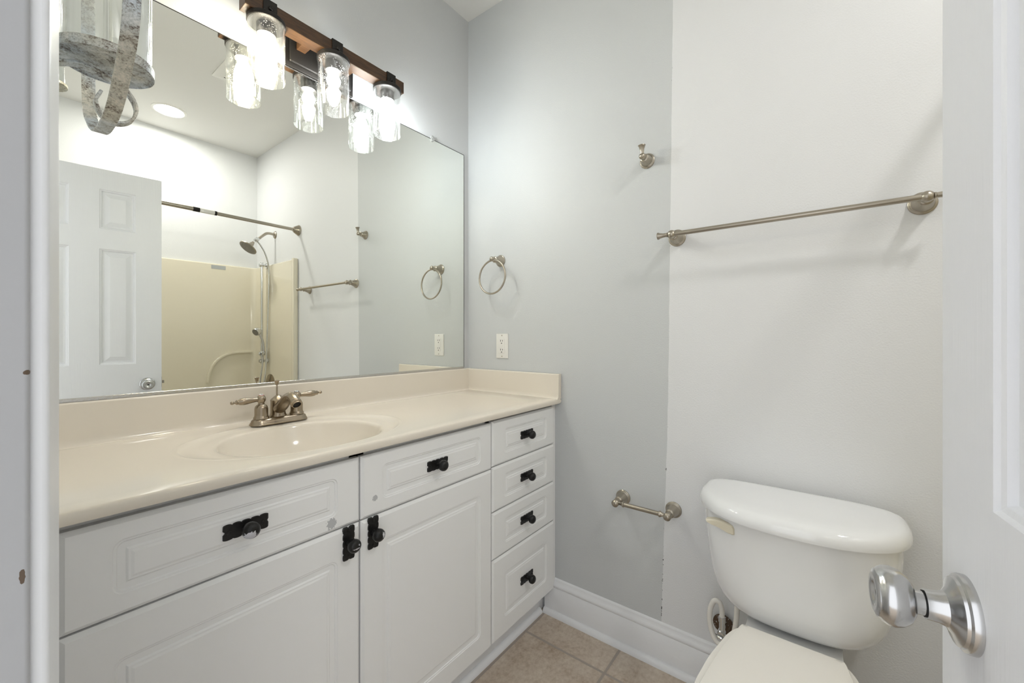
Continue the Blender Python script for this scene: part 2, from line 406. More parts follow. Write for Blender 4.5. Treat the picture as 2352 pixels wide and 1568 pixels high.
for sgn, off in ((1, 0), (-1, -DT)):
    o_ = dpt(.060, .914, off); ax = dn*sgn
    b_ = BM(); lathe(b_, kprof_rose, o_, ax, 48); kn = obj('door_knob', b_, satin_knob, door, 35, label='satin steel knob with round rose')
    b_ = BM(); lathe(b_, kprof_neck, o_, ax, 32); lathe(b_, kprof_knob, o_, ax, 48); obj('knob_grip', b_, satin_knob, kn, 35)
    b_ = BM(); lathe(b_, [(.0116, .0297), (.0116, .0308)], o_, ax, 32); lathe(b_, [(.0035, .0642), (.003, .0652), (0, .0653)], o_, ax, 16); obj('keyhole', b_, dark, kn, 35)
b_ = BM()
c0 = dpt(-.0005, .92, -DT/2); u = dn; 
loft(b_, [[c0 - dd*h + dn*a + Vector((0, 0, c)) for a, c in rrect(-.012, .012, -.028, .028, .003, 3)] for h in (-.001, .0015)]); obj('latch_plate', b_, nickel, door, None, label='brass toned latch plate on the door edge')
b_ = BM(); loft(b_, [[c0 - dd*.001 + dn*a + Vector((0, 0, c)) for a, c in ((-.006, -.008), (.006, -.008), (.006, .008), (-.006, .008))], [c0 - dd*.012 + dn*a + Vector((0, 0, c)) for a, c in ((-.006, -.008), (0, -.008), (0, .008), (-.006, .008))]]); obj('latch_bolt', b_, nickel, door)
for z in (.25, 1.05, 1.80):
    b_ = BM(); lathe(b_, [(.005, 0), (.0065, .002), (.0065, .087), (.005, .089)], dpt(DW+.004, z, -DT-.003), (0, 0, 1), 12); obj('hinge', b_, nickel, door, 35)

# ================================================================ VANITY CABINET
YF = -.52
van = thing('vanity_cabinet', 'white thermofoil vanity cabinet with raised panel fronts and black iron knobs under the cream countertop', 'cabinet', (-.73, -.25, 0))
b_ = BM()
for q in ((-1.448, -1.432, -.500, -.003, .105, .8905), (-.019, -.003, -.500, -.003, .105, .8905), (-1.4325, -.0185, -.500, -.003, .105, .121), (-1.4325, -.0185, -.012, -.003, .12, .70),
          (-1.4325, -.0185, -.500, -.484, .12, .14), (-.445, -.405, -.500, -.484, .12, .8905), (-.942, -.902, -.500, -.484, .12, .8905), (-1.4325, -.0185, -.500, -.484, .866, .8905), (-1.4325, -.0185, -.500, -.484, .70, .735), (-.445, -.429, -.485, -.012, .12, .89)): box(b_, *q)
box(b_, -.0275, -.0008, -.507, -.4995, .115, .889)     # scribe strip at the wall
box(b_, -1.448, -1.424, -.507, -.4995, .105, .889)
obj('carcass', b_, vanity_white, van)
b_ = BM(); box(b_, -1.446, -.003, -.448, -.02, .002, .1045)
shoe = [(0, 0), (.017, 0)] + [(.017*math.cos(math.radians(t)), .019*math.sin(math.radians(t))) for t in range(15, 91, 15)]
extrude_poly(b_, shoe, lambda d, z: (-1.446, -.448-d, z+.001), lambda d, z: (-.034, -.448-d, z+.001))
obj('toe_kick', b_, trim_mat, van, 50)
def front_mesh(x0, x1, z0, z1, inx, inz):
    bm = BM(); rings = []
    def R(ix, iz, r, y): rings.append([Vector((a, y, c)) for a, c in rrect(x0+ix, x1-ix, z0+iz, z1-iz, r, 6)])
    R(0, 0, .0005, YF+.019); R(0, 0, .0005, YF+.0060); R(.0070, .0070, .0005, YF)
    R(inx, inz, .016, YF); R(inx+.0015, inz+.0015, .0145, YF+.0016); R(inx+.0045, inz+.0045, .012, YF+.0018)
    R(inx+.0065, inz+.0065, .010, YF+.0040); R(inx+.0165, inz+.0165, .0005, YF+.0042)
    R(inx+.0195, inz+.0195, .0005, YF+.0016); R(inx+.0225, inz+.0225, .0005, YF+.0016); R(inx+.0265, inz+.0265, .0005, YF+.0002)
    loft(bm, rings); return bm
def backplate_mesh(cx, cz, vertical):
    # hammered plate 79 x 30 mm with scalloped long edges
    pts = []; hw, hh = .0395, .0150; n = 5
    top = []
    for i in range(n):
        a0 = -hw + 2*hw*i/n; a1 = -hw + 2*hw*(i+1)/n
        for t in (.02, .12, .3, .5, .7, .88): top.append((a0+(a1-a0)*t, hh - .0022 + .0022*math.sin(PI*(t+.02))**.5 if t > .02 else hh-.0028))
    top.append((hw, hh-.002))
    right = [(hw, .004), (hw-.002, 0), (hw, -.004)]
    bot = [(-x, -z) for x, z in top]
    left = [(-hw, -.004), (-hw+.004, 0), (-hw, .004)]
    pts = top + right + bot + left
    bm = BM(); r = []
    for sc, y in ((1, YF+.0012), (1, YF-.0022), (.95, YF-.0034)):
        r.append([(Vector((cx+z*sc, y, cz-x*sc)) if vertical else Vector((cx+x*sc, y, cz+z*sc))) for x, z in pts])
    loft(bm, r)
    for s in (-1, 1):
        o = (cx, YF-.003, cz-s*.030) if vertical else (cx+s*.030, YF-.003, cz)
        lathe(bm, [(.0042, 0), (.0038, .0012), (.0015, .0018), (0, .0018)], o, (0, -1, 0), 10)
    return bm
chipped = [new_mat('black_iron_knob_chipped_%s' % k, (.012, .012, .012), .33, .3, bump=(150, .001)) for k in 'abc']
def knob_mesh(cx, cz):
    bm = BM(); lathe(bm, [(.0085, .002), (.0075, .006), (.0062, .011), (.0065, .0135), (.011, .0155), (.0148, .020), (.0158, .0255), (.0145, .031), (.0105, .0352), (.005, .0371), (0, .0375)], (cx, YF, cz), (0, -1, 0), 24); return bm
fronts = [('drawer', -1.418, -.9235, .722, .877, .058, .033, 'wide white false drawer front at the left with a grey paint blotch'),
          ('drawer', -.9195, -.428, .722, .877, .058, .033, 'wide white drawer front beside the narrow drawer stack'),
          ('door', -1.418, -.9235, .120, .7185, .058, .066, None), ('door', -.9195, -.428, .120, .7185, .058, .066, None),
          ('drawer', -.4245, -.028, .7265, .881, .060, .034, None), ('drawer', -.4245, -.028, .5705, .723, .060, .034, None),
          ('drawer', -.4245, -.028, .407, .567, .060, .036, None), ('drawer', -.4245, -.028, .1215, .4035, .060, .062, None)]
for i, (nm, x0, x1, z0, z1, ix, iz, lb) in enumerate(fronts):
    fr = obj(nm, front_mesh(x0, x1, z0, z1, ix, iz), vanity_white, van, None)
    if nm == 'door': cx, cz = ((x1-.031) if i == 2 else (x0+.031)), z1-.037; vert = True
    else: cx, cz = (x0+x1)/2, (z0+z1)/2; vert = False
    obj('knob_backplate', backplate_mesh(cx, cz, vert), iron, fr, 30)
    km = iron
    if i == 0: km = chipped[0]; add_spots(km, [(cx-.005, YF-.034, cz-.007, (.011, .02, .0085))], (.62, .63, .68), 300, .35)
    if i == 2: km = chipped[1]; add_spots(km, [(cx+.000, YF-.035, cz-.003, (.009, .01, .0016)), (cx+.006, YF-.033, cz+.004, (.002, .01, .002))], (.5, .5, .55), 300, .5)
    if i == 3: km = chipped[2]; add_spots(km, [(cx+.006, YF-.034, cz+.002, (.003, .01, .006))], (.75, .75, .78), 420, .8)
    obj('knob', knob_mesh(cx, cz), km, fr, 40)

# ================================================================ COUNTERTOP WITH BASIN
ZT = .912; CX0, CX1, CY0, CY1 = -1.468, -.001, -.537, -.001
top = thing('vanity_countertop', 'cream cultured marble countertop with moulded oval basin and backsplash', 'countertop', (-.73, -.27, ZT-.02))
scx, scy = -.955, -.318
angs = sorted(set([2*PI*i/128 for i in range(128)] + [math.atan2(y-scy, x-scx) % (2*PI) for x in (CX0, CX1) for y in (CY0, CY1)]))
def rect_hit(a, inset=0):
    c, s = math.cos(a), math.sin(a); t = 1e9
    if c > 1e-9: t = min(t, (CX1-inset-scx)/c)
    if c < -1e-9: t = min(t, (CX0+inset-scx)/c)
    if s > 1e-9: t = min(t, (CY1-inset-scy)/s)
    if s < -1e-9: t = min(t, (CY0+inset-scy)/s)
    return scx+c*t, scy+s*t
rings = []
A, B = .198, .172
def ell(k, z, dy=0): 
    return [Vector((scx+k*A*math.cos(a), scy+dy+k*B*math.sin(a), z)) for a in angs]
# bowl from drain out to the rim
for k, dz in ((.10, -.132), (.16, -.131), (.3, -.128), (.45, -.121), (.6, -.108), (.72, -.091), (.82, -.070), (.90, -.046), (.955, -.024), (.985, -.010), (1.0, -.0045), (1.02, -.0015), (1.05, -.0006)): rings.append(ell(k, ZT-.004+dz))
def ell2(a_, b_v, z): return [Vector((scx+.004+a_*math.cos(a), scy+.022+b_v*math.sin(a), z)) for a in angs]
rings.append(ell(1.15, ZT-.0038))
for k, z in ((.965, ZT-.0034), (.985, ZT-.0008), (1.0, ZT+.0006), (1.015, ZT-.0002), (1.03, ZT)): rings.append(ell2(.275*k, .203*k, z))
inner = rings[-1]
for t in (.25, .5, .75):
    rings.append([Vector((p.x+(rect_hit(a, .006)[0]-p.x)*t, p.y+(rect_hit(a, .006)[1]-p.y)*t, ZT)) for p, a in zip(inner, angs)])
for ins, z in ((.0065, ZT), (.0035, ZT-.0009), (.0012, ZT-.0032), (0, ZT-.0065), (0, ZT-.0150), (.002, ZT-.0200), (.012, ZT-.0205)):
    rings.append([Vector((*rect_hit(a, ins), z)) for a in angs])
b_ = BM(); loft(b_, rings, cap1=False)
obj('counter_slab', b_, counter_mat, top, 40)
def bar_prof(x0, x1, y0, y1, z0, z1, r=.004): # box with rounded edges
    bm = BM(); box(bm, x0, x1, y0, y1, z0, z1, r, 3); return bm
b_ = BM(); prof = [(0, ZT-.001), (.032, ZT-.001), (.029, ZT+.0006), (.025, ZT+.0035), (.0225, ZT+.009), (.0215, ZT+.018)] + [(.0205, 1.010)] + arc(.0165, 1.0115, .004, 0, 90, 4) + [(0, 1.0155)]
extrude_poly(b_, prof, lambda d, z: (-1.467, -d-.0008, z), lambda d, z: (-.0015, -d-.0008, z)); obj('backsplash', b_, counter_mat, top, 30)
b_ = BM(); extrude_poly(b_, [(max(d-.0006, 0), z-.0008) for d, z in prof], lambda d, z: (-d-.0014, -.0215, z), lambda d, z: (-d-.0014, -.5365, z)); obj('side_splash', b_, counter_mat, top, 30)
b_ = BM(); lathe(b_, [(.021, 0), (.021, .003), (.016, .004), (.014, .001), (.013, .006), (0, .008)], (scx, scy, ZT-.137), (0, 0, 1), 24); obj('drain', b_, faucet_mat, top, 35)

# ================================================================ FAUCET
fx, fy = -.931, -.098
fau = thing('faucet', 'antique nickel two handle centerset faucet on the countertop behind the basin', 'faucet', (fx, fy, ZT))
b_ = BM(); rs = []
for ins, z in ((0, 0), (0, .003), (.002, .006), (.004, .009), (.0045, .012), (.0075, .0150), (.0115, .0175), (.014, .0180)):
    rs.append([Vector((a, c, ZT+z)) for a, c in rrect(fx-.081+ins, fx+.081-ins, fy-.0275+ins, fy+.0275-ins, .026-ins, 8)])
loft(b_, rs); obj('base_plate', b_, faucet_mat, fau, 40)
zb = ZT+.017
b_ = BM(); lathe(b_, [(.0235, 0), (.0235, .003), (.0215, .006), (.0205, .012), (.0205, .044), (.0212, .047), (.0212, .049), (.018, .053), (.012, .058), (.009, .061), (.0062, .063), (0, .064)], (fx, fy+.010, zb), (0, 0, 1), 36); obj('spout_body', b_, faucet_mat, fau, 35)
pts = catmull([(fx, fy+.006, zb+.022), (fx, fy-.022, zb+.036), (fx, fy-.048, zb+.056), (fx, fy-.074, zb+.066), (fx, fy-.093, zb+.0605), (fx, fy-.108, zb+.049)], 6)
rr = [.0185-.005*min(1, i/(len(pts)*.55)) for i in range(len(pts))]
b_ = BM(); tube(b_, pts, rr, 24); lathe(b_, [(.0142, -.001), (.0155, .001), (.0155, .006), (.0142, .008), (.0128, .0085), (.0128, .012), (.011, .0125), (.0105, .006)], pts[-1]+Vector((0, .005, .004)), (0, -.78, -.62), 28, caps=False); obj('spout', b_, faucet_mat, fau, 40)
b_ = BM(); lathe(b_, [(.0105, 0), (0, .0001)], pts[-1]+Vector((0, -.0025, -.002)), (0, -.78, -.62), 20); obj('aerator', b_, dark, fau)
b_ = BM(); lathe(b_, [(.0022, 0), (.0022, .036), (.0045, .037), (.0052, .042), (.0062, .046), (.0074, .0485), (.0074, .0500), (.004, .0512), (0, .0516)], (fx, fy+.018, zb+.057), (0, 0, 1), 18); obj('lift_rod', b_, faucet_mat, fau, 35)
for s, ring in ((-1, red_mat), (1, blue_mat)):
    hx = fx+s*.0508
    b_ = BM(); lathe(b_, [(.0205, 0), (.0205, .004), (.0185, .007), (.0175, .012), (.0175, .030), (.0160, .036), (.0125, .0405), (.0092, .0425), (.0080, .046), (.0085, .049)], (hx, fy, zb), (0, 0, 1), 32)
    lathe(b_, [(0.0001, .0445), (.008, .047), (.0110, .052), (.0122, .0575), (.0112, .063), (.0085, .0675), (.0066, .069), (.0001, .0692)], (hx, fy, zb), (0, 0, 1), 28, caps=False)
    hd = obj('handle', b_, faucet_mat, fau, 35)
    b_ = BM(); lathe(b_, [(.0062, .008), (.0064, .016), (.0075, .026), (.0096, .038), (.0102, .047), (.0088, .056), (.0062, .061), (.0060, .0625), (.0072, .064), (.0045, .067), (.0030, .0695), (.0032, .071), (.0048, .0735), (.0050, .0760), (.0036, .0790), (0, .080)], (hx, fy, zb+.0575), (s, -.02, -.03 if s < 0 else .02), 20); obj('lever', b_, faucet_mat, hd, 40)
    b_ = BM(); lathe(b_, [(.0072, .0672), (.0072, .0695)], (hx, fy, zb), (0, 0, 1), 20); obj('index_ring', b_, ring, hd, 35)
    b_ = BM(); lathe(b_, [(.0062, .069), (.0056, .0715), (.003, .0728), (0, .073)], (hx, fy, zb), (0, 0, 1), 20); obj('index_button', b_, chrome, hd, 35)

# ================================================================ MIRROR
mir = thing('wall_mirror', 'large frameless wall mirror above the cream backsplash', 'mirror', (-.75, 0, 1.02))
b_ = BM(); box(b_, -1.464, -.0365, -.0052, -.0005, 1.0175, 2.0625)
for f in b_.faces: f.material_index = 1 if f.calc_center_median().y > -.0051 else 0
obj('mirror_glass', b_, [mirror_mat, dark], mir)
b_ = BM(); box(b_, -1.464, -.0365, -.0056, -.0006, 2.0610, 2.0632); box(b_, -.0380, -.0358, -.0056, -.0006, 1.0245, 2.0632); obj('mirror_gap_strip', b_, dark, mir, label='thin dark strip painted for the shaded gap along the mirror')  # black strips added to draw the dark gap's shade at top and right
b_ = BM(); box(b_, -1.464, -.0365, -.0085, -.0003, 1.0162, 1.0175); box(b_, -1.464, -.0365, -.0085, -.0062, 1.0170, 1.0245, .0006, 1); obj('mirror_channel', b_, grey_metal, mir, None, label='thin worn metal channel under the mirror')
b_ = BM(); cl = rrect(-.249, -.231, 2.052, 2.078, .0085, 5); loft(b_, [[Vector((a, -.0062, c)) for a, c in cl], [Vector((a, -.0098, c)) for a, c in cl]]); box(b_, -.246, -.234, -.0075, -.0003, 2.0635, 2.075); lathe(b_, [(.0035, 0), (.003, .0015), (0, .002)], (-.240, -.0098, 2.069), (0, -1, 0), 10)
obj('mirror_clip', b_, clear_plastic, mir, None, label='small clear plastic clip at the top edge')

# ================================================================ VANITY LIGHT
vl = thing('vanity_light', 'three light vanity fixture with brown wood bar and clear seeded glass cylinders above the mirror', 'light fixture', (-.755, 0, 2.13))
b_ = BM(); box(b_, -.879, -.634, -.012, -.0005, 2.066, 2.196, .002, 1); box(b_, -.866, -.647, -.022, -.012, 2.079, 2.183, .003, 1); obj('backplate', b_, black_metal, vl)
for x in (-.832, -.678):
    b_ = BM(); box(b_, x-.014, x+.014, -.0705, -.0225, 2.124, 2.152, .0008, 1); obj('arm', b_, wood, vl)
BY0, BY1, BZ0, BZ1 = -.115, -.070, 2.1155, 2.1585
b_ = BM(); box(b_, -1.030, -.481, BY0, BY1, BZ0, BZ1, .0012, 1); obj('wood_bar', b_, wood, vl)
for i, x in enumerate((-.965, -.755, -.541)):
    yc = -.0915
    b_ = BM(); box(b_, x-.019, x+.019, BY0-.0042, BY0-.0006, 2.104, BZ1+.004, .0008, 1); box(b_, x-.019, x+.019, BY0-.004, BY1+.004, BZ1+.0005, BZ1+.004, .0006, 1); box(b_, x-.019, x+.019, BY1+.0006, BY1+.004, 2.108, BZ1+.004, .0006, 1)
    br = obj('bracket', b_, black_metal, vl)
    b_ = BM(); lathe(b_, [(.0062, 0), (.0062, .003), (.0045, .0055), (0, .0065)], (x, BY0-.004, 2.137), (0, -1, 0), 12); obj('bolt', b_, black_metal, br, 35)
    b_ = BM(); lathe(b_, [(.0500, 0), (.0515, .0008), (.0515, .0125), (.0500, .0145), (0, .0148)], (x, yc, 2.1005), (0, 0, 1), 48)
    lathe(b_, [(.0500, 0), (.0490, .004), (.0240, .0042)], (x, yc, 2.1005), (0, 0, 1), 48, caps=False)
    cap = obj('shade_cap', b_, black_metal, vl, 35)
    b_ = BM(); lathe(b_, [(.0265, .0), (.0265, .034), (.0245, .036)], (x, yc, 2.0685), (0, 0, 1), 32, caps=False); lathe(b_, [(.0265, 0), (.018, .0005), (0, .001)], (x, yc, 2.0685), (0, 0, 1), 32, caps=False); obj('socket', b_, black_metal, cap, 35)
    b_ = BM(); lathe(b_, [(.0492, .167), (.0492, .0025), (.0487, .0), (.0475, .0), (.0468, .0025), (.0468, .167)], (x, yc, 1.9370), (0, 0, 1), 56, caps=False)
    obj('glass_shade', b_, seeded, vl, 40, label='clear seeded glass cylinder')
    col, st = BULB[i]
    rb, hb = ((.0285, .092), (.0225, .050), (.0285, .092))[i]
    prof_b = [(.0001, 0)] + [(rb*math.sin(math.radians(t))**.9, rb*(1-math.cos(math.radians(t)))) for t in (15, 30, 45, 60, 75, 90)] + [(rb*.93, hb*.55), (rb*.72, hb*.75), (.013, hb*.93), (.012, hb)]
    b_ = BM(); lathe(b_, prof_b, (x, yc, 2.0675-hb), (0, 0, 1), 32, caps=False)
    obj('bulb', b_, emit_mat('bulb_glow_%s' % 'abc'[i], col, st), vl, 40, label=('warm white bulb', 'small neutral white bulb', 'cool white bulb')[i])

# ================================================================ WEATHERED LANTERN SCONCES
def band(bm, pts, wdt, th, up): tube(bm, pts, 0, closed=False, ell=(wdt, th), up=up)
lx, ly, lz = -1.3826, -.640, 1.538
lan = thing('lantern_sconce', 'weathered galvanised lantern sconce with glass cylinder and strap frame beside the doorway casing', 'lantern', (lx, ly, lz))
b_ = BM(); lathe(b_, [(0, .0015), (.047, .0015), (.048, 0), (.0495, .0004), (.0495, .0125), (.048, .0132), (0, .0132)], (lx, ly, lz), (0, 0, 1), 64); obj('candle_plate', b_, galv, lan, 35)
b_ = BM(); lathe(b_, [(.0470, .0134), (.0470, .26), (.0460, .261), (.0450, .26), (.0450, .0134)], (lx, ly, lz), (0, 0, 1), 56, caps=False); obj('glass_cylinder', b_, clear_glass, lan, 40)
half = [(0, 1.460), (.030, 1.4615), (.058, 1.468), (.084, 1.480), (.108, 1.496), (.130, 1.512), (.145, 1.532), (.1525, 1.56), (.156, 1.62), (.157, 1.70), (.156, 1.84), (.150, 1.89), (.125, 1.935), (.08, 1.965), (.03, 1.978), (0, 1.98)]
loop = [Vector((lx, ly-e, z)) for e, z in half] + [Vector((lx, ly+e, z)) for e, z in half[-2:0:-1]]
b_ = BM(); band_pts = catmull(loop, 5, True); tube(b_, band_pts, 0, closed=True, ell=(.0158, .0032), up=(1, 0, 0)); obj('strap_frame', b_, galv, lan, 35)
arm = catmull([(XW+.003, ly, 1.60), (XW+.006, ly, 1.55), (XW+.016, ly, 1.522), (lx-.050, ly, 1.520), (lx-.026, ly, 1.529), (lx-.002, ly, 1.525), (lx+.020, ly, 1.514), (lx+.030, ly, 1.494), (lx+.024, ly, 1.474), (lx+.009, ly, 1.4655), (lx-.005, ly, 1.471), (lx-.011, ly, 1.487), (lx-.006, ly, 1.502)], 6)
b_ = BM(); band(b_, arm, .0150, .0035, (0, 1, 0)); obj('scroll_arm', b_, galv, lan, 35)
b_ = BM(); box(b_, XW+.0005, XW+.005, ly-.011, ly+.011, 1.58, 2.02, .001, 1); box(b_, XW+.0045, lx-.0, ly-.006, ly+.006, 1.976, 1.984, .001, 1); obj('wall_bracket', b_, galv, lan)
l2x, l2y, l2z = -1.378, -.281, 1.862
lan2 = thing('lantern_sconce', 'smaller galvanised candle sconce high on the wall, its plate seen only in the mirror', 'lantern', (l2x, l2y, l2z))
b_ = BM(); lathe(b_, [(0, 0), (.040, 0), (.0412, .0008), (.0412, .0070), (.040, .0078), (0, .0078)], (l2x, l2y, l2z), (0, 0, 1), 56); obj('candle_plate', b_, galv, lan2, 35)
b_ = BM(); lathe(b_, [(.0360, .008), (.0360, .19), (.0352, .191), (.0344, .19), (.0344, .008)], (l2x, l2y, l2z), (0, 0, 1), 48, caps=False); obj('glass_cylinder', b_, clear_glass, lan2, 40)
b_ = BM(); band(b_, catmull([(XW+.003, l2y, 2.02), (XW+.004, l2y, 1.92), (XW+.014, l2y, 1.868), (XW+.04, l2y, 1.856), (l2x, l2y, 1.860)], 6), .014, .003, (0, 1, 0)); obj('scroll_arm', b_, galv, lan2, 35)
b_ = BM(); lathe(b_, [(.004, .0), (.004, -.012), (.010, -.020), (.0125, -.030), (.010, -.040), (.003, -.046), (0, -.048)], (l2x-.002, l2y, l2z), (0, 0, 1), 20); obj('drop_finial', b_, clear_glass, lan2, 35)

# ================================================================ BATH HARDWARE ON THE RIGHT WALL
def post(bm, y, z, L=.070, base=.0270, ball=.0118):
    k = L/.070
    lathe(bm, [(base, .0006), (base, .0035), (base*.95, .0050), (base*.88, .0056), (base*.90, .0072), (base*.88, .0088), (base*.80, .0100), (base*.78, .0125*k), (base*.70, .020*k), (base*.56, .032*k), (base*.46, .042*k), (base*.40, .0455*k), (base*.52, .0470*k), (base*.54, .0490*k), (base*.48, .0508*k), (base*.36, .0520*k), (base*.32, .057*k), (ball*.85, .062*k), (ball, L), (ball*.86, L+ball*.55), (ball*.5, L+ball*.88), (0, L+ball)], (0, y, z), (-1, 0, 0), 36)
tr_ = thing('towel_ring', 'brushed nickel towel ring on the grey wall above the outlet', 'towel ring', (0, -.209, 1.527))
b_ = BM(); post(b_, -.209, 1.525, .062); obj('mounting_post', b_, nickel, tr_, 35)
b_ = BM(); pts = []
for i in range(64):
    a = 2*PI*i/64; pts.append(Vector((-.061-.004*(1-math.cos(a)), -.211+.0765*math.sin(a), 1.519-.0765+.0765*math.cos(a))))
tube(b_, pts, .0042, 12, closed=True); obj('ring', b_, nickel, tr_, 60)
hk = thing('robe_hook', 'brushed nickel robe hook high on the grey wall beside the paint edge', 'hook', (0, -.900, 1.812))
b_ = BM(); post(b_, -.900, 1.811, .052); obj('mounting_post', b_, nickel, hk, 35)
b_ = BM(); lathe(b_, [(.0070, .006), (.0066, .014), (.0080, .024), (.0112, .0345), (.0132, .0365), (.0128, .0385), (.006, .0400), (0, .0405)], (-.053, -.900, 1.811), (-.12, 0, 1), 24); obj('hook_arm', b_, nickel, hk, 35)
tb = thing('towel_bar', 'long brushed nickel towel bar on the white wall above the toilet', 'towel bar', (0, -1.31, 1.515))
for y in (-1.005, -1.616):
    b_ = BM(); post(b_, y, 1.515, .066, .029, .0145); obj('mounting_post', b_, nickel, tb, 35)
b_ = BM(); tube(b_, [(-.068, -1.005, 1.515), (-.068, -1.616, 1.515)], .0078, 20); obj('rod', b_, nickel, tb, 40)
for y, s in ((-1.005, 1), (-1.616, -1)):
    b_ = BM(); lathe(b_, [(.0078, .012), (.0080, .015), (.0066, .0165), (.0070, .026), (.0092, .038), (.0118, .0425), (.0115, .046), (0, .0475)], (-.068, y, 1.515), (0, s, 0), 24); obj('finial', b_, nickel, tb, 35)
tp = thing('toilet_paper_holder', 'empty brushed nickel toilet paper holder low on the wall across the paint edge', 'toilet paper holder', (0, -.902, .563))
for y in (-.808, -.993):
    b_ = BM(); post(b_, y, .563, .066, .0275, .0128); obj('mounting_post', b_, nickel, tp, 35)
    s = 1 if y < -.9 else -1
    b_ = BM(); lathe(b_, [(.0130, 0), (.0100, .002), (.0088, .0035), (.004, .005), (0, .0052)], (-.079, y, .563), (-1, 0, 0), 20); obj('end_cap', b_, nickel, tp, 35)
b_ = BM(); lathe(b_, [(.0062, .008), (.0062, .016), (.0082, .022), (.0108, .026), (.0108, .029), (.0078, .031), (.0078, .154), (.0108, .156), (.0108, .159), (.0082, .163), (.0062, .169), (.0062, .177)], (-.066, -.808, .563), (0, -1, 0), 24); obj('roller', b_, nickel, tp, 35)

# outlet
ol = thing('wall_outlet', 'white double electrical outlet with cover plate on the grey wall above the side splash', 'outlet', (0, -.220, 1.1275))
oy, oz = -.220, 1.1275
def yz(bm, y0, y1, z0, z1, r, lev):
    loft(bm, [[Vector((-x, a, c)) for a, c in rrect(y0+i, y1-i, z0+i, z1-i, max(r-i, .0003), 4)] for i, x in lev])
b_ = BM(); yz(b_, oy-.035, oy+.035, oz-.0572, oz+.0572, .002, ((0, .0005), (0, .003), (.0015, .0048), (.004, .0055))); obj('cover_plate', b_, plastic_white, ol, 30)
b_ = BM(); yz(b_, oy-.0168, oy+.0168, oz-.0334, oz+.0334, .001, ((0, .0052), (0, .0068), (.0006, .0074))); rc = obj('receptacle', b_, plastic_white, ol, 30)
for s in (1, -1):
    cz = oz+s*.0205; b_ = BM()
    for dy_, h in ((.0063, .0042), (-.0063, .0034)): box(b_, -.0079, -.0070, oy+dy_-.0011, oy+dy_+.0011, cz+.0035-h, cz+.0035+h)
    lathe(b_, [(.0026, 0), (.0026, .0006)], (-.0073, oy, cz-.0080), (-1, 0, 0), 12)
    obj('socket_slots', b_, dark, rc)
b_ = BM()
for s in (1, -1): box(b_, -.0084, -.0070, oy-.0075, oy+.0075, oz+s*.0032-.0024, oz+s*.0032+.0024, .0003, 1)
obj('test_buttons', b_, plastic_white, rc)
for s in (1, -1):
    b_ = BM(); lathe(b_, [(.0032, 0), (.0028, .0008), (0, .001)], (-.0054, oy, oz+s*.0484), (-1, 0, 0), 12); obj('screw', b_, nickel, ol, 30)

# ================================================================ TOILET
ty = -1.348
tl = thing('toilet', 'white two piece toilet with closed bone coloured seat lid against the white wall', 'toilet', (-.35, ty, 0))
def dshape(hw, xb, xm, xf, nb=5, nf=2.5, z=0, n=40):
    out = []
    for i in range(n):
        t = PI*i/n - PI/2      # front half from -y to +y
        c, s = math.cos(t), math.sin(t)
        out.append(Vector((xm-(xm-xf)*abs(c)**(2/nf), ty+hw*math.copysign(abs(s)**(2/nf), s), z)))
    for i in range(n):
        t = PI/2 + PI*i/n
        c, s = math.cos(t), math.sin(t)
        out.append(Vector((xm+(xb-xm)*abs(c)**(2/nb), ty+hw*math.copysign(abs(s)**(2/nb), s), z)))
    return out
b_ = BM()
secs = []
for z, hw, xf in ((.686, .221, -.264), (.62, .218, -.260), (.55, .212, -.254), (.50, .204, -.249), (.465, .195, -.243), (.440, .184, -.236), (.420, .169, -.227), (.407, .152, -.216), (.399, .130, -.205), (.395, .10, -.19)):
    secs.append(dshape(hw, -.022, -.105, xf, 5, 3.0, z))
loft(b_, secs); obj('tank', b_, porcelain, tl, 45)
b_ = BM(); secs = []
for z, i in ((.682, .006), (.684, .001), (.690, 0), (.697, .0005), (.705, .003), (.712, .008), (.717, .016), (.7195, .026), (.721, .045), (.7215, .07)):
    secs.append(dshape(.236-i, -.018-i*.5, -.110, -.301+i, 4.5, 2.35, z))
loft(b_, secs); obj('tank_lid', b_, porcelain, tl, 45)
# lever
b_ = BM()
lev = [(-1.150, .663), (-1.160, .6665), (-1.172, .669), (-1.190, .669), (-1.205, .667), (-1.2175, .662), (-1.221, .655), (-1.2215, .640), (-1.217, .6385), (-1.205, .640), (-1.193, .645), (-1.180, .650), (-1.166, .653), (-1.152, .658)]
loft(b_, [[Vector((-.238 - (.016 if k else 0), y-.002, z-.001)) for y, z in lev] for k in (0, 1)] + [[Vector((-.2575, -1.189+(y+1.187)*.93, .653+(z-.654)*.8)) for y, z in lev]])
obj('flush_lever', b_, lever_mat, tl, 30, label='ivory flush lever')
# bowl with deck
def outl(pts, z, sc=1, cx=-.47):
    P = [(cx+(x-cx)*sc, h*sc) for x, h in pts]
    return [Vector((x, ty+h, z)) for x, h in P] + [Vector((x, ty-h, z)) for x, h in P[::-1]]
def smooth_half(pts, sub=4):
    c = catmull([(x, h, 0) for x, h in pts], sub); return [(p.x, max(p.y, .0005)) for p in c]
seat_o = smooth_half([(-.250, .0005), (-.250, .085), (-.256, .108), (-.276, .123), (-.31, .135), (-.351, .143), (-.41, .154), (-.468, .160), (-.517, .163), (-.58, .157), (-.63, .135), (-.668, .095), (-.687, .045), (-.692, .0005)])
lid_o = smooth_half([(-.262, .0005), (-.262, .050), (-.262, .098), (-.266, .107), (-.290, .113), (-.32, .119), (-.381, .131), (-.451, .141), (-.535, .150), (-.59, .147), (-.635, .127), (-.67, .09), (-.688, .042), (-.692, .0005)])
b_ = BM()
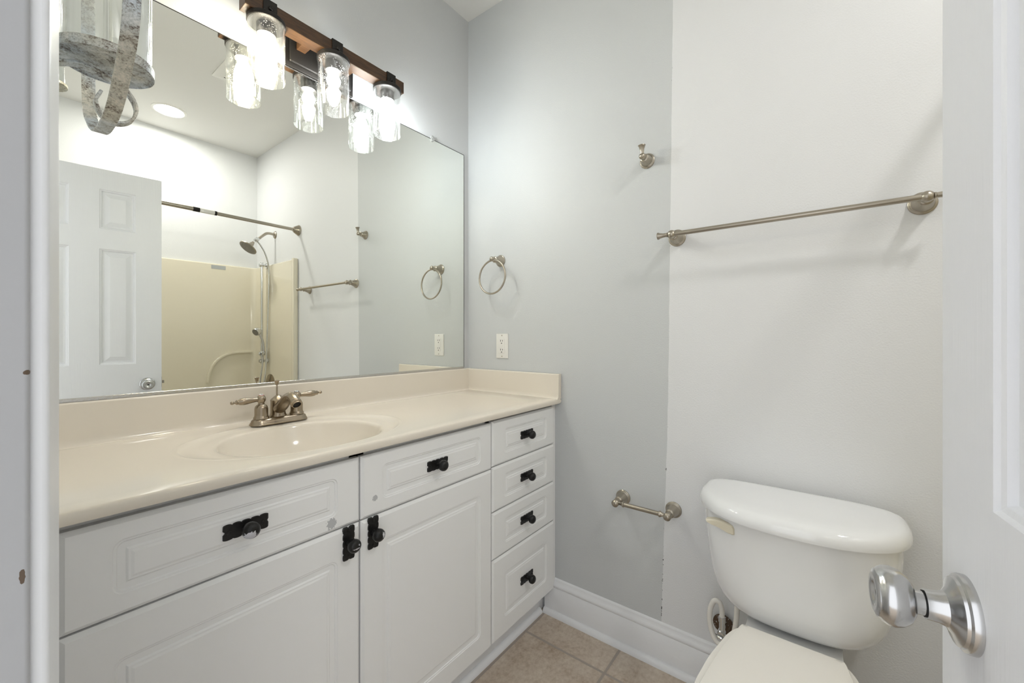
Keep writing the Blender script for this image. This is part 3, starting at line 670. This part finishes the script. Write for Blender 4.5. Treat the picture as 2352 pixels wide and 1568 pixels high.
deck = smooth_half([(-.06, .0005), (-.06, .085), (-.075, .100), (-.14, .104), (-.21, .104), (-.25, .110), (-.29, .124), (-.351, .138), (-.41, .149), (-.468, .155), (-.517, .158), (-.58, .152), (-.63, .13), (-.668, .09), (-.683, .045), (-.688, .0005)])
rs = []
for z, sc, cx in ((.384, 1.0, -.4), (.378, 1.01, -.4), (.36, 1.0, -.4), (.33, .95, -.39), (.28, .84, -.37), (.20, .70, -.35), (.12, .62, -.34), (.06, .63, -.34), (.02, .67, -.34), (.001, .68, -.34)): rs.append(outl(deck, z, sc, cx))
loft(b_, rs); obj('bowl', b_, porcelain, tl, 45)
b_ = BM(); loft(b_, [outl(seat_o, .3845, .985), outl(seat_o, .388, 1.0), outl(seat_o, .397, 1.0), outl(seat_o, .4005, .99)]); obj('seat', b_, seat_mat, tl, 45)
b_ = BM(); loft(b_, [outl(lid_o, .401, .985), outl(lid_o, .404, 1.0), outl(lid_o, .411, 1.0), outl(lid_o, .4155, .985), outl(lid_o, .4175, .93), outl(lid_o, .4185, .7), outl(lid_o, .419, .3)]); obj('seat_lid', b_, seat_mat, tl, 45)
for s in (-1, 1):
    b_ = BM(); box(b_, -.2565, -.240, ty+s*.075-.014, ty+s*.075+.014, .3845, .400, .003, 2); obj('hinge', b_, seat_mat, tl, 30)

# water supply
sv = thing('water_supply_valve', 'chrome shutoff valve with rusted wall flange and curled white hose left of the toilet tank', 'valve', (0, -1.163, .234))
b_ = BM(); lathe(b_, [(.031, .0006), (.0305, .003), (.026, .0065), (.018, .008), (.009, .0085), (0, .0086)], (-.012, -1.153, .236), (-1, 0, 0), 32); obj('wall_flange', b_, rust, sv, 35)
b_ = BM(); lathe(b_, [(.0075, .0), (.0075, .045), (.011, .046), (.011, .066), (.008, .070)], (-.015, -1.158, .244), (-1, 0, 0), 20); lathe(b_, [(.0085, 0), (.0085, .026), (.0100, .027), (.0100, .042), (.0085, .043)], (-.072, -1.160, .252), (0, 0, 1), 16); obj('valve_body', b_, chrome, sv, 35)
b_ = BM(); lathe(b_, [(.005, 0), (.005, .012), (.018, .013), (.019, .017), (.016, .021), (0, .022)], (-.072, -1.158, .246), (-.5, .2, -.85), 24, sx=1, sy=.7); obj('valve_handle', b_, chrome, sv, 35)
hp = catmull([(-.072, -1.160, .292), (-.074, -1.160, .318), (-.076, -1.153, .340), (-.078, -1.138, .338), (-.080, -1.127, .305), (-.084, -1.129, .262), (-.090, -1.145, .226), (-.094, -1.170, .224), (-.092, -1.192, .255), (-.088, -1.201, .300), (-.086, -1.204, .350), (-.086, -1.206, .398)], 8)
b_ = BM(); tube(b_, hp, .0076, 14); obj('hose', b_, seat_mat, sv, 60, label='curled off white flexible hose')
b_ = BM(); lathe(b_, [(.012, 0), (.012, .016), (.009, .018)], (-.086, -1.206, .378), (0, 0, 1), 8); obj('coupling_nut', b_, seat_mat, sv, 30)

# ================================================================ TUB AND SHOWER
TY0 = -1.803
tub = thing('bathtub_surround', 'almond fiberglass bathtub with moulded wall surround, seen in the mirror', 'bathtub', (-.735, -2.18, 0))
SX0, SX1, SY0, SZ = XW+.002, -.002, YB+.002, 1.765
# surround: plan path with rounded inner corners, swept in z, with top lip
def plan(off):
    r = .06+off*0; p = []
    p += [(SX1-off, TY0)]; p += [(SX1-off-.045+.045*math.cos(math.radians(a)), SY0+off+.045+.045*math.sin(math.radians(a))) for a in range(0, -91, -15)]
    p += [(SX0+off+.045+.045*math.cos(math.radians(a)), SY0+off+.045+.045*math.sin(math.radians(a))) for a in range(270, 179, -15)]
    p += [(SX0+off, TY0)]; return p
b_ = BM(); rows_ = []
for off, z in ((.0, .40), (.022, .40), (.022, SZ-.010), (.0205, SZ-.004), (.016, SZ), (0, SZ)): rows_.append([b_.verts.new((x, y, z)) for x, y in plan(off)])
for A_, B_ in zip(rows_, rows_[1:]):
    for i in range(len(A_)-1): b_.faces.new((A_[i], A_[i+1], B_[i+1], B_[i]))
for sx, xx in ((-1, SX1), (1, SX0)): # front flange columns
    bb = sorted((xx, xx+sx*.034)); box(b_, bb[0], bb[1], TY0-.028, TY0+.004, .02, SZ+.004, .004, 2)
obj('wall_surround', b_, fiberglass, tub, 40)
b_ = BM(); rs = []
def rr3(ix, iy, z, r): return [Vector((a, c, z)) for a, c in rrect(XW+.012+ix, -.012-ix, YB+.012+iy, TY0-iy, r, 6)]
rs = [rr3(0, 0, .001, .01), rr3(0, 0, .435, .01), rr3(.006, .006, .445, .02), rr3(.055, .05, .445, .06), rr3(.07, .065, .43, .08), rr3(.10, .09, .15, .10), rr3(.18, .15, .11, .10)]
loft(b_, rs); obj('tub_basin', b_, fiberglass, tub, 40)
rid = catmull([(-.372, YB+.027, .80), (-.360, YB+.027, .88), (-.325, YB+.027, .955), (-.27, YB+.027, 1.008), (-.19, YB+.027, 1.035), (-.10, YB+.027, 1.040), (-.055, YB+.027, 1.040)], 6)
b_ = BM(); tube(b_, rid, 0, ell=(.030, .018), up=(0, 1, 0)); obj('moulded_shelf', b_, fiberglass, tub, 60)
b_ = BM(); box(b_, -.345, -.245, YB+.0235, YB+.0250, 1.722, 1.752, .0005, 1); obj('sticker', b_, sticker, tub, None, label='small grey sticker at the top of the back panel')

rod = thing('shower_curtain_rod', 'brushed nickel shower curtain rod spanning the tub, seen in the mirror', 'curtain rod', (-.735, -1.788, 1.98))
b_ = BM(); tube(b_, [(-.004, -1.788, 1.981), (-.56, -1.788, 1.984)], .0115, 18); tube(b_, [(-.54, -1.788, 1.984), (XW+.004, -1.788, 1.984)], .0130, 18); obj('rod', b_, nickel, rod, 40)
for x, s in ((-.0005, -1), (XW+.0005, 1)):
    b_ = BM(); lathe(b_, [(.040, 0), (.040, .006), (.036, .010), (.034, .016), (.022, .036), (.018, .042), (.0135, .043)], (x, -1.788, 1.981), (s, 0, 0), 28); obj('flange', b_, nickel, rod, 35)
b_ = BM(); tube(b_, [(-.545, -1.788, 1.984), (-.625, -1.788, 1.984)], .0142, 18); obj('label_sleeve', b_, plastic_white, rod, 40, label='white sticker wrapped around the rod')
b_ = BM(); tube(b_, [(-.625, -1.788, 1.984), (-.660, -1.788, 1.984)], .0144, 18); obj('rod_collar', b_, black_metal, rod, 40); b_ = BM(); tube(b_, [(-.532, -1.788, 1.984), (-.545, -1.788, 1.984)], .0142, 18); obj('rod_collar', b_, black_metal, rod, 40)

sh = thing('wall_shower', 'brushed nickel shower head on a bent arm above the surround, seen in the mirror', 'shower head', (0, -2.198, 2.009))
b_ = BM(); lathe(b_, [(.031, .0006), (.030, .003), (.024, .0095), (.014, .012), (.010, .0125)], (0, -2.198, 2.009), (-1, 0, 0), 32); obj('wall_flange', b_, nickel, sh, 35)
ap = catmull([(-.004, -2.198, 2.009), (-.035, -2.198, 2.013), (-.065, -2.198, 2.008), (-.092, -2.198, 1.987), (-.125, -2.198, 1.955), (-.145, -2.198, 1.938)], 8)
b_ = BM(); tube(b_, ap, .0105, 16); obj('arm', b_, nickel, sh, 60)
b_ = BM(); lathe(b_, [(.012, -.018), (.0155, -.012), (.0155, .014), (.012, .018)], (-.140, -2.198, 1.944), (-.7, 0, -.7), 20); lathe(b_, [(.0125, -.024), (.0135, -.02), (.0135, .02), (.0125, .024)], (-.138, -2.198, 1.944), (0, 1, 0), 20); obj('diverter', b_, chrome, sh, 35)
hc = Vector((-.162, -2.198, 1.920)); ax = Vector((-.62, .10, -.78)).normalized()
b_ = BM(); lathe(b_, [(.010, 0), (.012, .012), (.016, .018), (.017, .030), (.024, .040), (.040, .052), (.062, .060), (.066, .063), (.066, .068), (.062, .071)], hc, ax, 40, caps=False); obj('bell', b_, nickel, sh, 40)
b_ = BM(); lathe(b_, [(.062, .0705), (.05, .0715), (0, .072)], hc, ax, 40, caps=False)
for r_, n_ in ((.015, 8), (.030, 14), (.045, 22)):
    u_, v_, a_ = frame_from(ax)
    for k in range(n_):
        t = 2*PI*k/n_; lathe(b_, [(.0022, 0), (.0016, .0022), (0, .0024)], hc+a_*.0715+(u_*math.cos(t)+v_*math.sin(t))*r_, a_, 6)
obj('spray_face', b_, nozzle, sh, 35)

sb = thing('hand_shower', 'chrome slide bar with hand shower and hose on the surround, seen in the mirror', 'shower', (0, -2.29, 1.37))
bx, by = -.066, -2.29; WX = -.0245
b_ = BM(); tube(b_, [(bx, by, .945), (bx, by, 1.785)], .0095, 18); obj('bar', b_, chrome, sb, 40)
for z in (.970, 1.760):
    b_ = BM(); lathe(b_, [(.0135, -.020), (.0140, -.016), (.0140, .012)], (bx, by, z), (1, 0, 0), 20); lathe(b_, [(.011, .0), (.011, .030), (.022, .031), (.024, .036), (.024, .041)], (bx, by, z), (1, 0, 0), 24); obj('bracket', b_, chrome, sb, 35)
b_ = BM(); lathe(b_, [(.014, -.020), (.016, -.016), (.016, .016), (.014, .020)], (bx, by, 1.030), (0, 0, 1), 20); lathe(b_, [(.008, 0), (.011, .012), (.013, .026), (.008, .030)], (bx, by, 1.030), (-.9, .35, 0), 16); lathe(b_, [(.009, 0), (.012, .006), (.013, .030), (.010, .034)], (bx+.004, by+.022, 1.018), (0, .15, 1), 16); obj('slider', b_, chrome, sb, 35)
hw_ = catmull([(bx+.004, by+.024, 1.040), (bx+.002, by+.028, 1.085), (bx-.006, by+.030, 1.135), (bx-.022, by+.030, 1.180), (bx-.040, by+.032, 1.205)], 6)
b_ = BM(); tube(b_, hw_, [.0085+.0045*(i/(len(hw_)-1))**2 for i in range(len(hw_))], 16)
lathe(b_, [(.010, -.022), (.022, -.018), (.030, -.006), (.032, .004), (.032, .018), (.029, .024), (0, .0245)], Vector(hw_[-1])+Vector((-.004, 0, .010)), (-.80, .35, -.42), 28); obj('hand_piece', b_, chrome, sb, 40)
b_ = BM(); lathe(b_, [(.026, .0248), (.022, .0262), (0, .0265)], Vector(hw_[-1])+Vector((-.004, 0, .010)), (-.80, .35, -.42), 24); obj('spray_face', b_, nozzle, sb, 35)
hh_ = catmull([(-.132, -2.198, 1.930), (-.110, -2.200, 1.905), (-.075, -2.208, 1.850), (-.045, -2.222, 1.77), (-.034, -2.232, 1.66), (-.036, -2.240, 1.45), (-.042, -2.244, 1.2), (-.048, -2.246, 1.0), (-.060, -2.240, .86), (-.085, -2.236, .72), (-.105, -2.244, .62), (-.112, -2.258, .60), (-.108, -2.268, .64), (-.090, -2.272, .78), (-.072, -2.270, .92), (-.064, -2.268, 1.01)], 8)
b_ = BM(); tube(b_, hh_, .0062, 12); obj('hose', b_, chrome, sb, 60)
vt = thing('shower_valve', 'round brushed nickel shower valve trim below the slide bar, seen in the mirror', 'valve', (WX, -2.225, .80))
b_ = BM(); lathe(b_, [(.088, 0), (.087, .004), (.078, .009), (.060, .012), (.045, .016), (.030, .018)], (WX, -2.225, .775), (-1, 0, 0), 40); obj('trim_plate', b_, faucet_mat, vt, 35)
b_ = BM(); lathe(b_, [(.026, .016), (.025, .05), (.018, .056), (0, .057)], (WX, -2.225, .775), (-1, 0, 0), 28); tube(b_, [(WX-.045, -2.225, .775), (WX-.052, -2.225, .715)], [.008, .006], 12); obj('valve_handle', b_, faucet_mat, vt, 35)

# ================================================================ CEILING FIXTURES
cl_ = thing('recessed_light', 'round white recessed ceiling light over the tub, seen in the mirror', 'ceiling light', (-.685, -2.206, ZC))
b_ = BM(); lathe(b_, [(.098, -.0006), (.096, -.004), (.083, -.007), (.078, -.004), (.076, -.0008)], (-.685, -2.206, ZC), (0, 0, 1), 48, caps=False); obj('trim_ring', b_, plastic_white, cl_, 35)
b_ = BM(); lathe(b_, [(.077, -.0030), (.05, -.0036), (0, -.004)], (-.685, -2.206, ZC), (0, 0, 1), 48, caps=False); obj('diffuser', b_, emit_mat('can_glow', (1, .98, .95), CAN_STRENGTH), cl_, 35)
vn = thing('ceiling_vent', 'white louvred exhaust vent on the ceiling, seen in the mirror behind the glass shade', 'vent', (-.51, -1.40, ZC))
b_ = BM(); vx0, vx1, vy0, vy1 = -.640, -.385, -1.515, -1.255
loft(b_, [[Vector((a, c, ZC-z)) for a, c in rrect(vx0+i, vx1-i, vy0+i, vy1-i, .006, 3)] for i, z in ((0, .0006), (0, .004), (.010, .010), (.045, .012))]); obj('cover', b_, plastic_white, vn, 30)
b_ = BM()
for k in range(9): box(b_, vx0+.048, vx1-.048, vy0+.050+k*.0185, vy0+.058+k*.0185, ZC-.0128, ZC-.0118)
obj('louvre_slots', b_, dark, vn)
